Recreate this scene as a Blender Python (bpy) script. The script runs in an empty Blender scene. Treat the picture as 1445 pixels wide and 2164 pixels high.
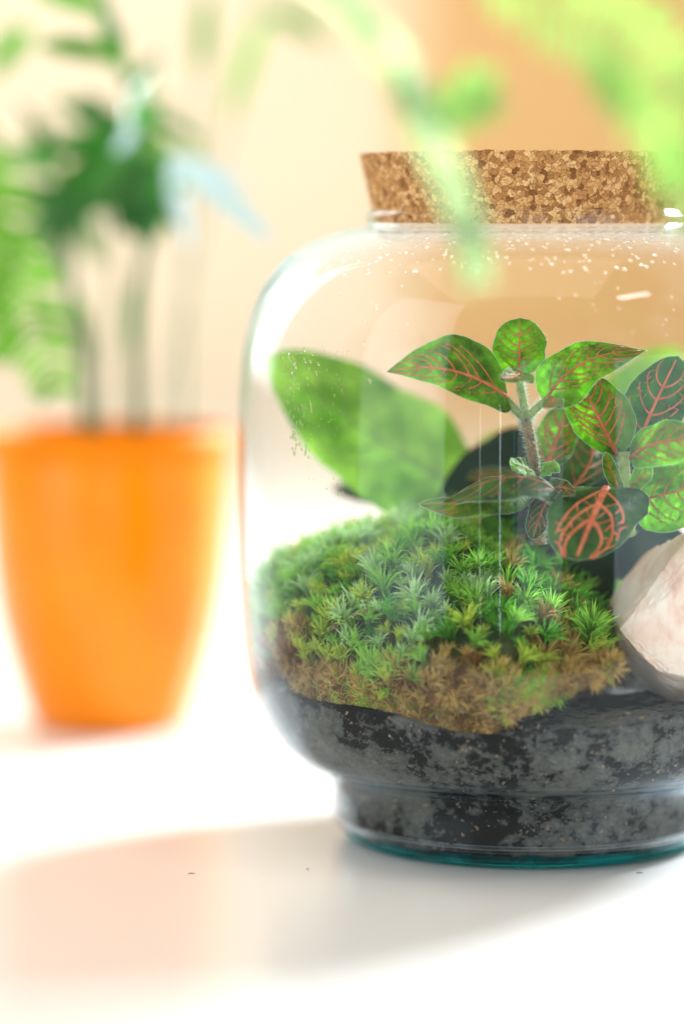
import bpy, math, random
import numpy as np
from mathutils import Vector, noise
R = math.radians
random.seed(7); np.random.seed(7)
scene = bpy.context.scene
COL = scene.collection

# ------------------------------------------------------------------ camera
F = 6400.0; W, H = 1445.0, 2164.0; HOR = 485.0
PITCH = math.atan((H/2-HOR)/F)
Y0 = 1.056                                         # distance of the jar's axis
cp, sp = math.cos(PITCH), math.sin(PITCH)
def ray(px, py):
    a = (px-W/2)/F; b = -(py-H/2)/F
    return Vector((a, cp+b*sp, -sp+b*cp))
d = ray(1110, 1762)
CAMH = -d.z/d.y*Y0
CAM = Vector((0, 0, CAMH))
def P(px, py, Y):
    d = ray(px, py); return CAM + d*(Y/d.y)
cam = bpy.data.cameras.new('camera'); camo = bpy.data.objects.new('camera', cam); COL.objects.link(camo)
camo.location = CAM; camo.rotation_euler = (math.pi/2-PITCH, 0, 0)
cam.sensor_fit = 'VERTICAL'; cam.sensor_height = 36.0; cam.sensor_width = 24.0
cam.lens = 36.0*F/H; cam.clip_start = 0.02; cam.clip_end = 50
cam.dof.use_dof = True; cam.dof.focus_distance = 0.995; cam.dof.aperture_fstop = 2.25
scene.camera = camo
# ------------------------------------------------------------------ world, lamps, exposure
world = bpy.data.worlds.new("World"); scene.world = world; world.use_nodes = True
bg = world.node_tree.nodes['Background']; bg.inputs[0].default_value = (1.0, .90, .76, 1); bg.inputs[1].default_value = 0.46
X0 = P(1110, 1000, Y0).x
def area(name, loc, target, sx, sy, power, color, shape='RECTANGLE', spread=180):
    l = bpy.data.lights.new(name, 'AREA'); l.shape = shape; l.size = sx; l.size_y = sy
    l.energy = power; l.color = color; l.spread = R(spread)
    o = bpy.data.objects.new(name, l); COL.objects.link(o); o.location = loc
    o.rotation_euler = (Vector(target)-Vector(loc)).to_track_quat('-Z', 'Y').to_euler(); return o
JC = Vector((X0, Y0, .1))
def sundir(az, el): return Vector((math.sin(R(az))*math.cos(R(el)), math.cos(R(az))*math.cos(R(el)), math.sin(R(el))))
area('sun_lamp', JC+sundir(44, 23)*2.6, JC, .74, .74, 38, (.90, .955, 1), 'DISK', 70)
area('side_window_lamp', (-1.35, 2.55, .75), (X0, 1.1, .1), 1.1, 1.2, 10, (.97, .99, 1.0))
area('front_window_lamp', (-1.15, .10, .8), (X0, Y0, .8), 1.0, 2.1, 18, (.82, .92, 1.0))
area('ceiling_lamp', (X0+.99, Y0-.68, 1.60), (X0, Y0, .2), .42, .13, 3.2, (1, 1, 1))
area('ceiling_bounce_fill', (-.1, .6, 2.5), (-.1, .9, 0), 2.2, 2.0, 33, (1, .90, .74))  # added overhead fill for light bouncing off the ceiling
area('wall_fill_lamp', (-1.15, 1.9, .85), (.1, 3.5, .3), 1.2, .8, 23, (1, .95, .87))  # added, unseen fill that brightens the back wall
def tall_lamp(name, az0, az1, dist, z0, z1, lum, color):   # tall windows and added reflection strips behind the camera, az measured at the jar, + = right
    a = R((az0+az1)/2); w = 2*dist*math.tan(R((az1-az0)/2)); loc = (X0+dist*math.sin(a), Y0-dist*math.cos(a), (z0+z1)/2)
    area(name, loc, (X0, Y0, (z0+z1)/2), w, z1-z0, math.pi*w*(z1-z0)*lum, color)
tall_lamp('back_window_lamp', -6.5, 10.5, 1.8, -.3, .6, 1.8, (.86, .93, 1))  # gap before the next one is added, imitating a figure's dark reflection
tall_lamp('back_window_lamp', 30.5, 62, 1.8, -.3, .6, 3.1, (.80, .9, 1))
tall_lamp('reflection_strip_lamp', -13.2, -12.7, 1.7, -.3, .22, 10, (.9, .97, 1))  # added thin strip, only there to reflect as a pale line
tall_lamp('reflection_strip_lamp', -8.1, -7.5, 1.7, -.3, .4, 2.5, (.05, .5, .6))  # added teal strip imitating a reflected frame edge
tall_lamp('reflection_strip_lamp', -20.6, -20.3, 1.7, -.3, .2, 8, (1, .95, .9))  # another added strip for a second pale line in the glass
scene.view_settings.view_transform = 'Standard'; scene.view_settings.look = 'None'
scene.view_settings.exposure = 0.0; scene.view_settings.gamma = 1.0
scene.render.engine = 'CYCLES'
cy = scene.cycles
cy.transparent_max_bounces = 32; cy.max_bounces = 14; cy.transmission_bounces = 12; cy.glossy_bounces = 6
cy.use_denoising = True; cy.sample_clamp_indirect = 6.0

# ------------------------------------------------------------------ helpers
def mesh_obj(name, verts, faces, mat=None, parent=None, smooth=True, uv=None, mats=None, midx=None):
    me = bpy.data.meshes.new(name); me.from_pydata([tuple(v) for v in verts], [], faces); me.update()
    if smooth: me.polygons.foreach_set('use_smooth', [True]*len(me.polygons))
    if uv is not None:
        ul = me.uv_layers.new(name='UVMap')
        idx = np.empty(len(me.loops), dtype=np.int32); me.loops.foreach_get('vertex_index', idx)
        ul.data.foreach_set('uv', np.asarray(uv, dtype=np.float32)[idx].ravel())
    if mats:
        for m in mats: me.materials.append(m)
        me.polygons.foreach_set('material_index', midx)
    elif mat: me.materials.append(mat)
    o = bpy.data.objects.new(name, me); COL.objects.link(o)
    if parent: o.parent = parent
    return o
def empty(name, loc=(0, 0, 0)):
    o = bpy.data.objects.new(name, None); COL.objects.link(o); o.location = loc; o.empty_display_size = .01; return o
def tag(o, label=None, cat=None, group=None, kind=None):
    if label: o['label'] = label
    if cat: o['category'] = cat
    if group: o['group'] = group
    if kind: o['kind'] = kind
    return o
def adopt(child, root):                             # keeps world position: roots are unrotated
    child.parent = root; child.location = Vector(child.location)-root.location
class MB:
    def __init__(s): s.v = []; s.f = []
    def add(s, v, f):
        n = len(s.v); s.v += list(v); s.f += [tuple(i+n for i in q) for q in f]
    def tube(s, pts, rad, n=8, cap=True, flat=None, normals=None):
        pts = [Vector(p) for p in pts]; m = len(pts)
        rad = rad if hasattr(rad, '__len__') else [rad]*m
        vs = []; prev = None
        for i, p in enumerate(pts):
            t = (pts[min(i+1, m-1)]-pts[max(i-1, 0)]).normalized()
            if normals: a = normals[i]-t*normals[i].dot(t); a.normalize()
            else:
                a = prev if prev else (Vector((0, 0, 1)) if abs(t.z) < .9 else Vector((1, 0, 0)))
                a = (a-t*a.dot(t)).normalized()
            prev = a; b = t.cross(a)
            fl = flat if flat else 1.0
            for k in range(n):
                w = 2*math.pi*k/n
                vs.append(p+b*math.cos(w)*rad[i]+a*math.sin(w)*rad[i]*fl)
        fs = []
        for i in range(m-1):
            for k in range(n):
                fs.append((i*n+k, i*n+(k+1) % n, (i+1)*n+(k+1) % n, (i+1)*n+k))
        if cap: fs.append(tuple(range(n-1, -1, -1))); fs.append(tuple((m-1)*n+k for k in range(n)))
        s.add(vs, fs)
    def build(s, name, mat, parent=None, smooth=True): return mesh_obj(name, s.v, s.f, mat, parent, smooth)
def bez(a, b, c, t): return a*(1-t)**2+b*2*t*(1-t)+c*t*t
def catmull(pts, n):
    pts = [Vector(p) for p in pts]; out = []
    m = len(pts)-1
    for i in range(n+1):
        s = i/n*m; k = min(int(s), m-1); t = s-k
        p0 = pts[max(k-1, 0)]; p1 = pts[k]; p2 = pts[k+1]; p3 = pts[min(k+2, m)]
        out.append(.5*((2*p1)+(p2-p0)*t+(2*p0-5*p1+4*p2-p3)*t*t+(3*p1-p0-3*p2+p3)*t**3))
    return out
def interp(x, xs, ys): return float(np.interp(x, xs, ys))
def lathe(name, prof, mat, parent=None, seg=128, center=(0, 0, 0), closed=False, smooth=True):
    vs = []; fs = []; n = len(prof)
    for (r, z) in prof:
        for k in range(seg):
            a = 2*math.pi*k/seg; vs.append((center[0]+r*math.cos(a), center[1]+r*math.sin(a), center[2]+z))
    last = n if closed else n-1
    for i in range(last):
        j = (i+1) % n
        for k in range(seg):
            q = (k+1) % seg; fs.append((i*seg+k, i*seg+q, j*seg+q, j*seg+k))
    return mesh_obj(name, vs, fs, mat, parent, smooth)

# ------------------------------------------------------------------ materials
class NT:
    def __init__(s, name):
        s.m = bpy.data.materials.new(name); s.m.use_nodes = True; s.t = s.m.node_tree; s.t.nodes.clear()
        s.out = s.n('ShaderNodeOutputMaterial')
    def n(s, typ, **kw):
        x = s.t.nodes.new(typ)
        for k, v in kw.items():
            if k.startswith('i_'):
                key = k[2:]; key = int(key) if key.isdigit() else key.replace('_', ' ')
                x.inputs[key].default_value = v
            else: setattr(x, k, v)
        return x
    def l(s, a, ao, b, bi): s.t.links.new(a.outputs[ao], b.inputs[bi])
    def surf(s, a, o=0): s.t.links.new(a.outputs[o], s.out.inputs['Surface'])
    def ramp(s, stops, interp='LINEAR'):
        r = s.n('ShaderNodeValToRGB'); e = r.color_ramp; e.interpolation = interp
        while len(e.elements) < len(stops): e.elements.new(.5)
        for el, (p, c) in zip(e.elements, stops): el.position = p; el.color = (*c, 1)
        return r
def simple(name, c1, c2=None, rough=.5, scale=200, spec=.5, bump=0, detail=4, coat=0, sss=0):
    t = NT(name); p = t.n('ShaderNodeBsdfPrincipled', i_Roughness=rough)
    p.inputs['Specular IOR Level'].default_value = spec
    if coat: p.inputs['Coat Weight'].default_value = coat; p.inputs['Coat Roughness'].default_value = .08
    if c2 is None: p.inputs['Base Color'].default_value = (*c1, 1)
    else:
        tc = t.n('ShaderNodeTexCoord'); nz = t.n('ShaderNodeTexNoise', i_Scale=scale, i_Detail=detail)
        t.l(tc, 'Object', nz, 'Vector'); r = t.ramp([(.35, c1), (.65, c2)]); t.l(nz, 0, r, 0); t.l(r, 0, p, 'Base Color')
        if bump:
            b = t.n('ShaderNodeBump', i_Strength=bump, i_Distance=.0005); t.l(nz, 0, b, 'Height'); t.l(b, 0, p, 'Normal')
    t.surf(p); return t.m
def leafmat(name, c1, c2, trans, tf=.45, rough=.55, scale=120, spec=.16, bump=.5, cells=None):
    t = NT(name); p = t.n('ShaderNodeBsdfPrincipled', i_Roughness=rough); p.inputs['Specular IOR Level'].default_value = spec
    tc = t.n('ShaderNodeTexCoord'); nz = t.n('ShaderNodeTexNoise', i_Scale=scale, i_Detail=5); t.l(tc, 'Object', nz, 'Vector')
    r = t.ramp([(.36, c1), (.6, c2)]); t.l(nz, 0, r, 0); t.l(r, 0, p, 'Base Color')
    nz2 = t.n('ShaderNodeTexNoise', i_Scale=scale*7, i_Detail=3); t.l(tc, 'Object', nz2, 'Vector')
    b = t.n('ShaderNodeBump', i_Strength=bump, i_Distance=.0006); t.l(nz2, 0, b, 'Height'); t.l(b, 0, p, 'Normal')
    tr = t.n('ShaderNodeBsdfTranslucent', i_Color=(*trans, 1)); mx = t.n('ShaderNodeMixShader', i_Fac=tf)
    hs = t.n('ShaderNodeMixRGB', blend_type='MULTIPLY', i_Fac=.9); hs.inputs[1].default_value = (*trans, 1)
    r2 = t.ramp([(.36, (.3, .45, .3)), (.62, (1, 1, 1))]); t.l(nz, 0, r2, 0); t.l(r2, 0, hs, 2); t.l(hs, 0, tr, 'Color')
    if cells:                                       # areoles: small puckered cells between the finest veins
        wn = t.n('ShaderNodeTexNoise', i_Scale=300, i_Detail=2); t.l(tc, 'Object', wn, 'Vector')
        wp = t.n('ShaderNodeMixRGB', blend_type='LINEAR_LIGHT', i_Fac=.0012); t.l(tc, 'Object', wp, 1); t.l(wn, 'Color', wp, 2)
        ve = t.n('ShaderNodeTexVoronoi', feature='DISTANCE_TO_EDGE', i_Scale=430); t.l(wp, 0, ve, 'Vector')
        vc = t.n('ShaderNodeTexVoronoi', i_Scale=430); t.l(wp, 0, vc, 'Vector'); sc_ = t.n('ShaderNodeSeparateColor'); t.l(vc, 'Color', sc_, 0)
        er = t.ramp([(.02, (1, 1, 1)), (.16, (0, 0, 0))]); t.l(ve, 'Distance', er, 0)
        cr = t.ramp([(.2, (.45, .5, .45)), (.8, (1.15, 1.1, 1.0))]); t.l(sc_, 0, cr, 0)
        for src, dst, sock, cc, f_ in ((r, p, 'Base Color', cells, .22), (hs, tr, 'Color', (cells[0]*1.5, cells[1]*1.5, cells[2]*1.5), .22)):
            ml = t.n('ShaderNodeMixRGB', blend_type='MULTIPLY', i_Fac=.38); t.l(src, 0, ml, 1); t.l(cr, 0, ml, 2)
            fm = t.n('ShaderNodeMath', operation='MULTIPLY'); fm.inputs[1].default_value = f_; t.l(er, 0, fm, 0)
            me_ = t.n('ShaderNodeMixRGB'); me_.inputs[2].default_value = (*cc, 1); t.l(fm, 0, me_, 0); t.l(ml, 0, me_, 1); t.l(me_, 0, dst, sock)
        b2 = t.n('ShaderNodeBump', i_Strength=.35, i_Distance=.001); t.l(ve, 'Distance', b2, 'Height'); t.l(b, 0, b2, 'Normal'); t.l(b2, 0, p, 'Normal'); t.l(b2, 0, tr, 'Normal')
    t.l(p, 0, mx, 1); t.l(tr, 0, mx, 2); t.surf(mx); return t.m

def glass_mat():
    t = NT('jar_glass')
    lw = t.n('ShaderNodeLayerWeight', i_Blend=.5)
    p5 = t.n('ShaderNodeMath', operation='POWER'); p5.inputs[1].default_value = 5.0; t.l(lw, 'Facing', p5, 0)
    mu = t.n('ShaderNodeMath', operation='MULTIPLY_ADD'); mu.inputs[1].default_value = .93; mu.inputs[2].default_value = .014; t.l(p5, 0, mu, 0)
    p3 = t.n('ShaderNodeMath', operation='POWER'); p3.inputs[1].default_value = 8.0; t.l(lw, 'Facing', p3, 0)
    r = t.ramp([(0, (.997, 1, .998)), (.35, (.97, .995, .985)), (1, (.55, .82, .82))]); t.l(p3, 0, r, 0)
    tr = t.n('ShaderNodeBsdfTransparent'); t.l(r, 0, tr, 'Color')
    gl = t.n('ShaderNodeBsdfGlossy', i_Roughness=.012, i_Color=(.84, .93, 1, 1))  # bluish cast of sky-lit reflections put into the gloss colour
    mx = t.n('ShaderNodeMixShader'); t.l(mu, 0, mx, 0); t.l(tr, 0, mx, 1); t.l(gl, 0, mx, 2); t.surf(mx); return t.m
def foot_glass():
    t = NT('foot_glass')
    g = t.n('ShaderNodeBsdfGlass', i_Roughness=.02, i_IOR=1.5, i_Color=(.45, .9, .88, 1))
    tr = t.n('ShaderNodeBsdfTransparent', i_Color=(.55, .92, .9, 1))
    tl = t.n('ShaderNodeBsdfTranslucent', i_Color=(.08, .78, .80, 1))  # cyan glow of sunlight caught in the base, put into this colour
    m1 = t.n('ShaderNodeMixShader', i_Fac=.45); t.l(g, 0, m1, 1); t.l(tr, 0, m1, 2)
    m2 = t.n('ShaderNodeMixShader', i_Fac=.5)
    tc = t.n('ShaderNodeTexCoord'); nz = t.n('ShaderNodeTexNoise', i_Scale=45, i_Detail=3); t.l(tc, 'Object', nz, 'Vector')
    fr_ = t.ramp([(.4, (.12, .12, .12)), (.62, (.75, .75, .75))]); t.l(nz, 0, fr_, 0); t.l(fr_, 0, m2, 0); t.l(m1, 0, m2, 1); t.l(tl, 0, m2, 2); t.surf(m2); return t.m
def water_mat():
    t = NT('water'); g = t.n('ShaderNodeBsdfGlass', i_Roughness=0.0, i_IOR=1.33); tr = t.n('ShaderNodeBsdfTransparent'); mx = t.n('ShaderNodeMixShader', i_Fac=.68); t.l(g, 0, mx, 1); t.l(tr, 0, mx, 2); t.surf(mx); return t.m
def soil_mat():
    t = NT('soil'); p = t.n('ShaderNodeBsdfPrincipled', i_Roughness=.75); p.inputs['Specular IOR Level'].default_value = .04
    tc = t.n('ShaderNodeTexCoord')
    mp = t.n('ShaderNodeMapping'); mp.inputs['Scale'].default_value = (1, 1, 1.25); t.l(tc, 'Object', mp, 0)
    nz = t.n('ShaderNodeTexNoise', i_Scale=170, i_Detail=9, i_Roughness=.74, i_Distortion=.1); t.l(mp, 0, nz, 'Vector')
    big = t.n('ShaderNodeTexNoise', i_Scale=30, i_Detail=2); t.l(mp, 0, big, 'Vector')
    ad = t.n('ShaderNodeMath', operation='MULTIPLY_ADD'); ad.inputs[1].default_value = .75; t.l(big, 0, ad, 0); t.l(nz, 0, ad, 2)
    r = t.ramp([(.864, (.005, .005, .006)), (.872, (.062, .068, .068)), (.95, (.088, .095, .09)), (1.0, (.12, .125, .118))]); t.l(ad, 0, r, 0)
    fine = t.n('ShaderNodeTexNoise', i_Scale=700, i_Detail=2); t.l(tc, 'Object', fine, 'Vector')
    fr = t.ramp([(.3, (.6, .58, .55)), (.72, (1, 1, 1)), (.8, (1.7, 1.5, 1.3))]); t.l(fine, 0, fr, 0)
    mm = t.n('ShaderNodeMixRGB', blend_type='MULTIPLY', i_Fac=.8); t.l(r, 0, mm, 1); t.l(fr, 0, mm, 2)
    t.l(mm, 0, p, 'Base Color')
    b = t.n('ShaderNodeBump', i_Strength=.6, i_Distance=.001); t.l(nz, 0, b, 'Height'); t.l(b, 0, p, 'Normal')
    t.surf(p); return t.m
def cork_mat():
    t = NT('cork'); p = t.n('ShaderNodeBsdfPrincipled', i_Roughness=.85); p.inputs['Specular IOR Level'].default_value = .2
    tc = t.n('ShaderNodeTexCoord')
    nz = t.n('ShaderNodeTexNoise', i_Scale=260, i_Detail=3); t.l(tc, 'Object', nz, 'Vector')
    wp = t.n('ShaderNodeMixRGB', blend_type='LINEAR_LIGHT', i_Fac=.0016); t.l(tc, 'Object', wp, 1); t.l(nz, 'Color', wp, 2)
    vo = t.n('ShaderNodeTexVoronoi', i_Scale=540); t.l(wp, 0, vo, 'Vector')
    ve = t.n('ShaderNodeTexVoronoi', feature='DISTANCE_TO_EDGE', i_Scale=540); t.l(wp, 0, ve, 'Vector')
    sx = t.n('ShaderNodeSeparateColor'); t.l(vo, 'Color', sx, 0)
    r = t.ramp([(0, (.25, .105, .036)), (.18, (.45, .215, .078)), (.6, (.65, .35, .135)), (1, (.84, .54, .26))]); t.l(sx, 0, r, 0)
    fine = t.n('ShaderNodeTexNoise', i_Scale=1500, i_Detail=4); t.l(tc, 'Object', fine, 'Vector')
    fr = t.ramp([(.35, (.8, .74, .68)), (.65, (1.2, 1.2, 1.15))]); t.l(fine, 0, fr, 0)
    mm = t.n('ShaderNodeMixRGB', blend_type='MULTIPLY', i_Fac=.9); t.l(r, 0, mm, 1); t.l(fr, 0, mm, 2)
    er = t.ramp([(.0, (.38, .24, .14)), (.07, (1, 1, 1))]); t.l(ve, 'Distance', er, 0)
    m2 = t.n('ShaderNodeMixRGB', blend_type='MULTIPLY', i_Fac=.85); t.l(mm, 0, m2, 1); t.l(er, 0, m2, 2)
    t.l(m2, 0, p, 'Base Color')
    b = t.n('ShaderNodeBump', i_Strength=.8, i_Distance=.0008); t.l(fine, 0, b, 'Height'); t.l(b, 0, p, 'Normal')
    t.surf(p); return t.m
M = {}
M['glass'] = glass_mat(); M['foot'] = foot_glass(); M['water'] = water_mat(); M['soil'] = soil_mat(); M['cork'] = cork_mat()
M['table'] = simple('white_lacquer', (.75, .75, .745), (.78, .78, .775), rough=.22, scale=6, spec=.5)
M['wall'] = simple('cream_paint', (.84, .72, .55), (.86, .75, .585), rough=.9, scale=3)
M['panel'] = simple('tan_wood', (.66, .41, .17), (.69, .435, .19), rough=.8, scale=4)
M['orange'] = simple('orange_plastic', (.87, .225, .0), (.91, .26, .0), rough=.22, scale=30, spec=.3)
M['potsoil'] = simple('potting_soil', (.03, .02, .012), (.07, .045, .03), rough=.95, scale=300, bump=.6)
M['leaf_mid'] = leafmat('nerve_leaf_green', (.045, .135, .016), (.15, .34, .035), (.46, .92, .05), .56, cells=(.34, .22, .05))
M['leaf_dark'] = leafmat('nerve_leaf_dark', (.02, .085, .026), (.05, .16, .035), (.12, .5, .06), .45, cells=(.20, .12, .05))
M['leaf_lime'] = leafmat('nerve_leaf_lime', (.10, .26, .02), (.18, .38, .03), (.38, .85, .02), .55, cells=(.42, .30, .05))
M['vein'] = leafmat('pink_vein', (.74, .19, .09), (.82, .27, .14), (.95, .34, .14), .4, rough=.5, scale=300)
M['vein_dull'] = leafmat('rust_vein', (.52, .17, .06), (.62, .24, .10), (.8, .32, .1), .35, rough=.5, scale=300)
M['broad_vein'] = leafmat('broad_vein', (.22, .36, .12), (.3, .44, .16), (.4, .6, .2), .3)
M['fuzz'] = leafmat('pale_fuzz', (.62, .74, .66), (.75, .84, .76), (.8, .95, .85), .5, rough=.6)
M['stem'] = leafmat('stem', (.20, .12, .05), (.30, .21, .08), (.4, .3, .1), .2, rough=.6, scale=400)
M['stem_green'] = leafmat('stem_green', (.30, .38, .12), (.42, .48, .2), (.6, .75, .3), .35, rough=.6, scale=400)
M['broad'] = leafmat('broad_leaf', (.16, .34, .05), (.42, .55, .20), (.60, .90, .22), .55, rough=.3, scale=45)
M['broad_shaded'] = leafmat('broad_leaf_shaded', (.006, .028, .018), (.014, .045, .026), (.01, .06, .03), .1, rough=.3, scale=60)  # shade at the back of the jar is put into this leaf colour
M['palm'] = leafmat('palm_leaf', (.06, .22, .06), (.13, .33, .09), (.22, .60, .12), .5, rough=.3, scale=15)
M['palm_light'] = leafmat('palm_leaf_light', (.12, .34, .03), (.2, .44, .06), (.35, .75, .1), .5, rough=.3, scale=15)
M['palm_sky_sheen'] = leafmat('palm_leaf_sky_sheen', (.66, .78, .83), (.74, .84, .88), (.5, .8, .8), .3, rough=.7, scale=15)  # pale blue sky reflection on green leaflets, painted as their colour
M['palm_stem'] = leafmat('palm_stem', (.03, .12, .045), (.06, .17, .06), (.1, .3, .08), .15, rough=.4, scale=40)
M['fern'] = leafmat('fern_leaf', (.17, .42, .03), (.27, .50, .06), (.44, .82, .10), .5, rough=.5, scale=40)
M['fern_lime'] = leafmat('fern_lime', (.56, .80, .30), (.64, .84, .34), (.72, .95, .42), .58, rough=.5, scale=40)
M['fern_mint'] = leafmat('fern_mint', (.66, .80, .58), (.72, .84, .64), (.90, .98, .70), .68, rough=.4, scale=40)  # whitish mint tone has the sky's reflection put into the leaf colour
M['pebble'] = simple('pale_pebble', (.45, .28, .12), (.6, .42, .22), rough=.7, scale=500)
M['crumb'] = simple('crumb', (.12, .08, .05), (.2, .13, .08), rough=.9, scale=900)

# ------------------------------------------------------------------ setting
TF, TB = .74, 3.36
def slab(name, x0, x1, y0, y1, z0, z1, mat, bev=.004):
    vs = []; fs = []
    prof = [(y0, z0), (y0, z1-bev), (y0+bev*.3, z1-bev*.3), (y0+bev, z1), (y1, z1), (y1, z0)]
    for x in (x0, x1):
        for (y, z) in prof: vs.append((x, y, z))
    n = len(prof)
    for i in range(n):
        j = (i+1) % n; fs.append((i, j, n+j, n+i))
    fs.append(tuple(range(n-1, -1, -1))); fs.append(tuple(range(n, 2*n)))
    return mesh_obj(name, vs, fs, mat, smooth=False)
tag(slab('table', -1.0, 1.3, TF, TB, -.035, 0, M['table']), 'wide white lacquered table that the jar and the orange pot stand on', 'table', kind='structure')
def wallbox(name, x0, x1, y0, y1, z0, z1, mat):
    v = [(x, y, z) for x in (x0, x1) for y in (y0, y1) for z in (z0, z1)]
    f = [(0, 1, 3, 2), (4, 6, 7, 5), (0, 4, 5, 1), (2, 3, 7, 6), (0, 2, 6, 4), (1, 5, 7, 3)]
    return mesh_obj(name, v, f, mat, smooth=False)
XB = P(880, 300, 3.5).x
tag(wallbox('wall', -3, 3, 3.55, 3.7, -.8, 2.4, M['wall']), kind='structure')
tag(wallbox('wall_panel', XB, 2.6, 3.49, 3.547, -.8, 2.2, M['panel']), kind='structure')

# ------------------------------------------------------------------ jar
px = .165e-3
def zat(py, dY=0.0):
    q = P(1110, py, Y0+dY); return q.z
prof_px = [(335, 449), (338, 455), (337, 467), (338, 475), (352, 480), (380, 485), (420, 497), (460, 514), (500, 541), (532, 575),
           (560, 617), (580, 665), (594, 725), (602, 800), (606, 900), (607, 1000), (605, 1120), (602, 1220), (597, 1310), (590, 1385),
           (578, 1450), (556, 1510), (524, 1560), (484, 1594), (444, 1611), (424, 1630), (413, 1655), (411, 1690), (410, 1715), (408, 1735)]
s0 = (P(1110+600, 1000, Y0).x-X0)/600
OUT = [(r*s0, zat(y)) for r, y in prof_px]
OUT[-1] = (408*s0, .0085)
OUT += [(403*s0, .0055), (393*s0, .0035), (380*s0, .0026)]
zo = [z for r, z in OUT][::-1]; ro = [r for r, z in OUT][::-1]
def r_out(z): return interp(z, zo, ro)
TH = .0014
def smooth_prof(pr, n):
    pts = catmull([(r, 0, z) for r, z in pr], n); return [(p.x, p.z) for p in pts]
OS = smooth_prof(OUT, 110)
ZF = .0046                                     # inner floor of the jar
def offset_in(pr, th):
    out = []
    for i, (r, z) in enumerate(pr):
        a = pr[max(i-1, 0)]; b = pr[min(i+1, len(pr)-1)]
        t = Vector((b[0]-a[0], b[1]-a[1])).normalized(); nrm = Vector((-t.y, t.x))   # points outward when going down
        if nrm.x < 0 and abs(nrm.x) > .05: nrm = -nrm
        out.append((r-nrm.x*th, z-nrm.y*th))
    return out
IS = offset_in(OS, TH)
IS = [(r, z) for r, z in IS if z > ZF-.0006]
izs = [z for r, z in IS][::-1]; irs = [r for r, z in IS][::-1]
def r_in(z): return interp(z, izs, irs)
jar = empty('glass_jar', (X0, Y0, 0))
tag(jar, 'large clear glass terrarium jar with rounded shoulders standing on the white table', 'jar')
rimtop = OS[0][1]
prof = IS[::-1]+[(IS[0][0]+.0006, rimtop+.0008), (OS[0][0]-.0006, rimtop+.0008)]+OS
lathe('body', prof, M['glass'], jar, seg=192)
rb = OS[-1][0]
fr = 380*s0
footp = [(0.0001, .0003), (fr-.006, .0002), (fr-.003, .0004), (fr-.0008, .0012), (fr-.0001, .0024), (fr-.0006, .0026), (fr-.004, .0036), (fr-.01, .0033), (fr-.02, .0028), (.0001, .0034)]
lathe('foot', footp, M['foot'], jar, seg=160)

# soil inside
def soil_top(a):                               # a: angle, 0=+x (right), -pi/2 = front
    x = math.cos(a); y = math.sin(a)
    return .052+.010*(x < 0)*(-x)+.004*x+.006*max(y, 0)+.0016*math.sin(5*a+1)+.001*math.sin(11*a)
vs = []; fs = []; SEG = 480
rows = 26
for i in range(rows+1):
    for k in range(SEG):
        a = 2*math.pi*k/SEG; zt = soil_top(a)
        zb_ = ZF+.0005+.0052*max(0, .15+noise.fractal(Vector((math.cos(a)*16, math.sin(a)*16, 2)), 1, 2, 5))
        z = zb_+(zt-zb_)*i/rows
        r = r_in(z)-.0003
        
        vs.append((r*math.cos(a), r*math.sin(a), z))
inner = 8
for j in range(1, inner+1):
    f = 1-j/inner
    for k in range(SEG):
        a = 2*math.pi*k/SEG; zt = soil_top(a); r = (r_in(zt)-.0003)*max(f, .002)
        zz = zt*f+(1-f)*.058+.003*noise.noise(Vector((r*math.cos(a)*90, r*math.sin(a)*90, 3)))*(1 if j < inner else 0)
        vs.append((r*math.cos(a), r*math.sin(a), zz))
for i in range(rows+inner):
    for k in range(SEG):
        q = (k+1) % SEG; fs.append((i*SEG+k, i*SEG+q, (i+1)*SEG+q, (i+1)*SEG+k))
fs.append(tuple(range(SEG-1, -1, -1)))
so = mesh_obj('soil', vs, fs, M['soil']); so.location = (X0, Y0, 0)
tag(so, 'dark damp soil with grey patches filling the bottom of the jar', 'soil', kind='stuff')
def front_pt(pxx, pyy, inset=0.0, inner=True):  # point on the front wall of the jar seen at that pixel
    Y = Y0-.09
    for _ in range(12):
        p = P(pxx, pyy, Y); r = (r_in(p.z) if inner else r_out(p.z))-inset; u = p.x-X0
        Y = .5*Y+.5*(Y0-math.sqrt(max(r*r-u*u, 1e-8)))
    return P(pxx, pyy, Y)
# crumbs of bark and grit pressed against the glass
mb = MB(); rnd = random.Random(31)
for i in range(700):
    x = rnd.uniform(560, 1445); y = rnd.uniform(1500, 1800)
    if x < 700 and y > 1590: continue
    p = front_pt(x, y, .0002); sz = rnd.choice([.0003, .0004, .0005, .0009])
    q = [Vector((rnd.gauss(0, 1), rnd.gauss(0, .3), rnd.gauss(0, 1))).normalized()*sz*rnd.uniform(.6, 1.4) for _ in range(4)]
    mb.add([p+w for w in q], [(0, 1, 2), (0, 2, 3), (0, 3, 1), (1, 3, 2)])
tag(mb.build('soil_crumbs', simple('bark_crumbs', (.10, .065, .04), (.26, .2, .14), rough=.9, scale=900), smooth=False), 'scattered light brown crumbs in the dark soil pressed against the glass', 'crumbs', kind='stuff')
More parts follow.
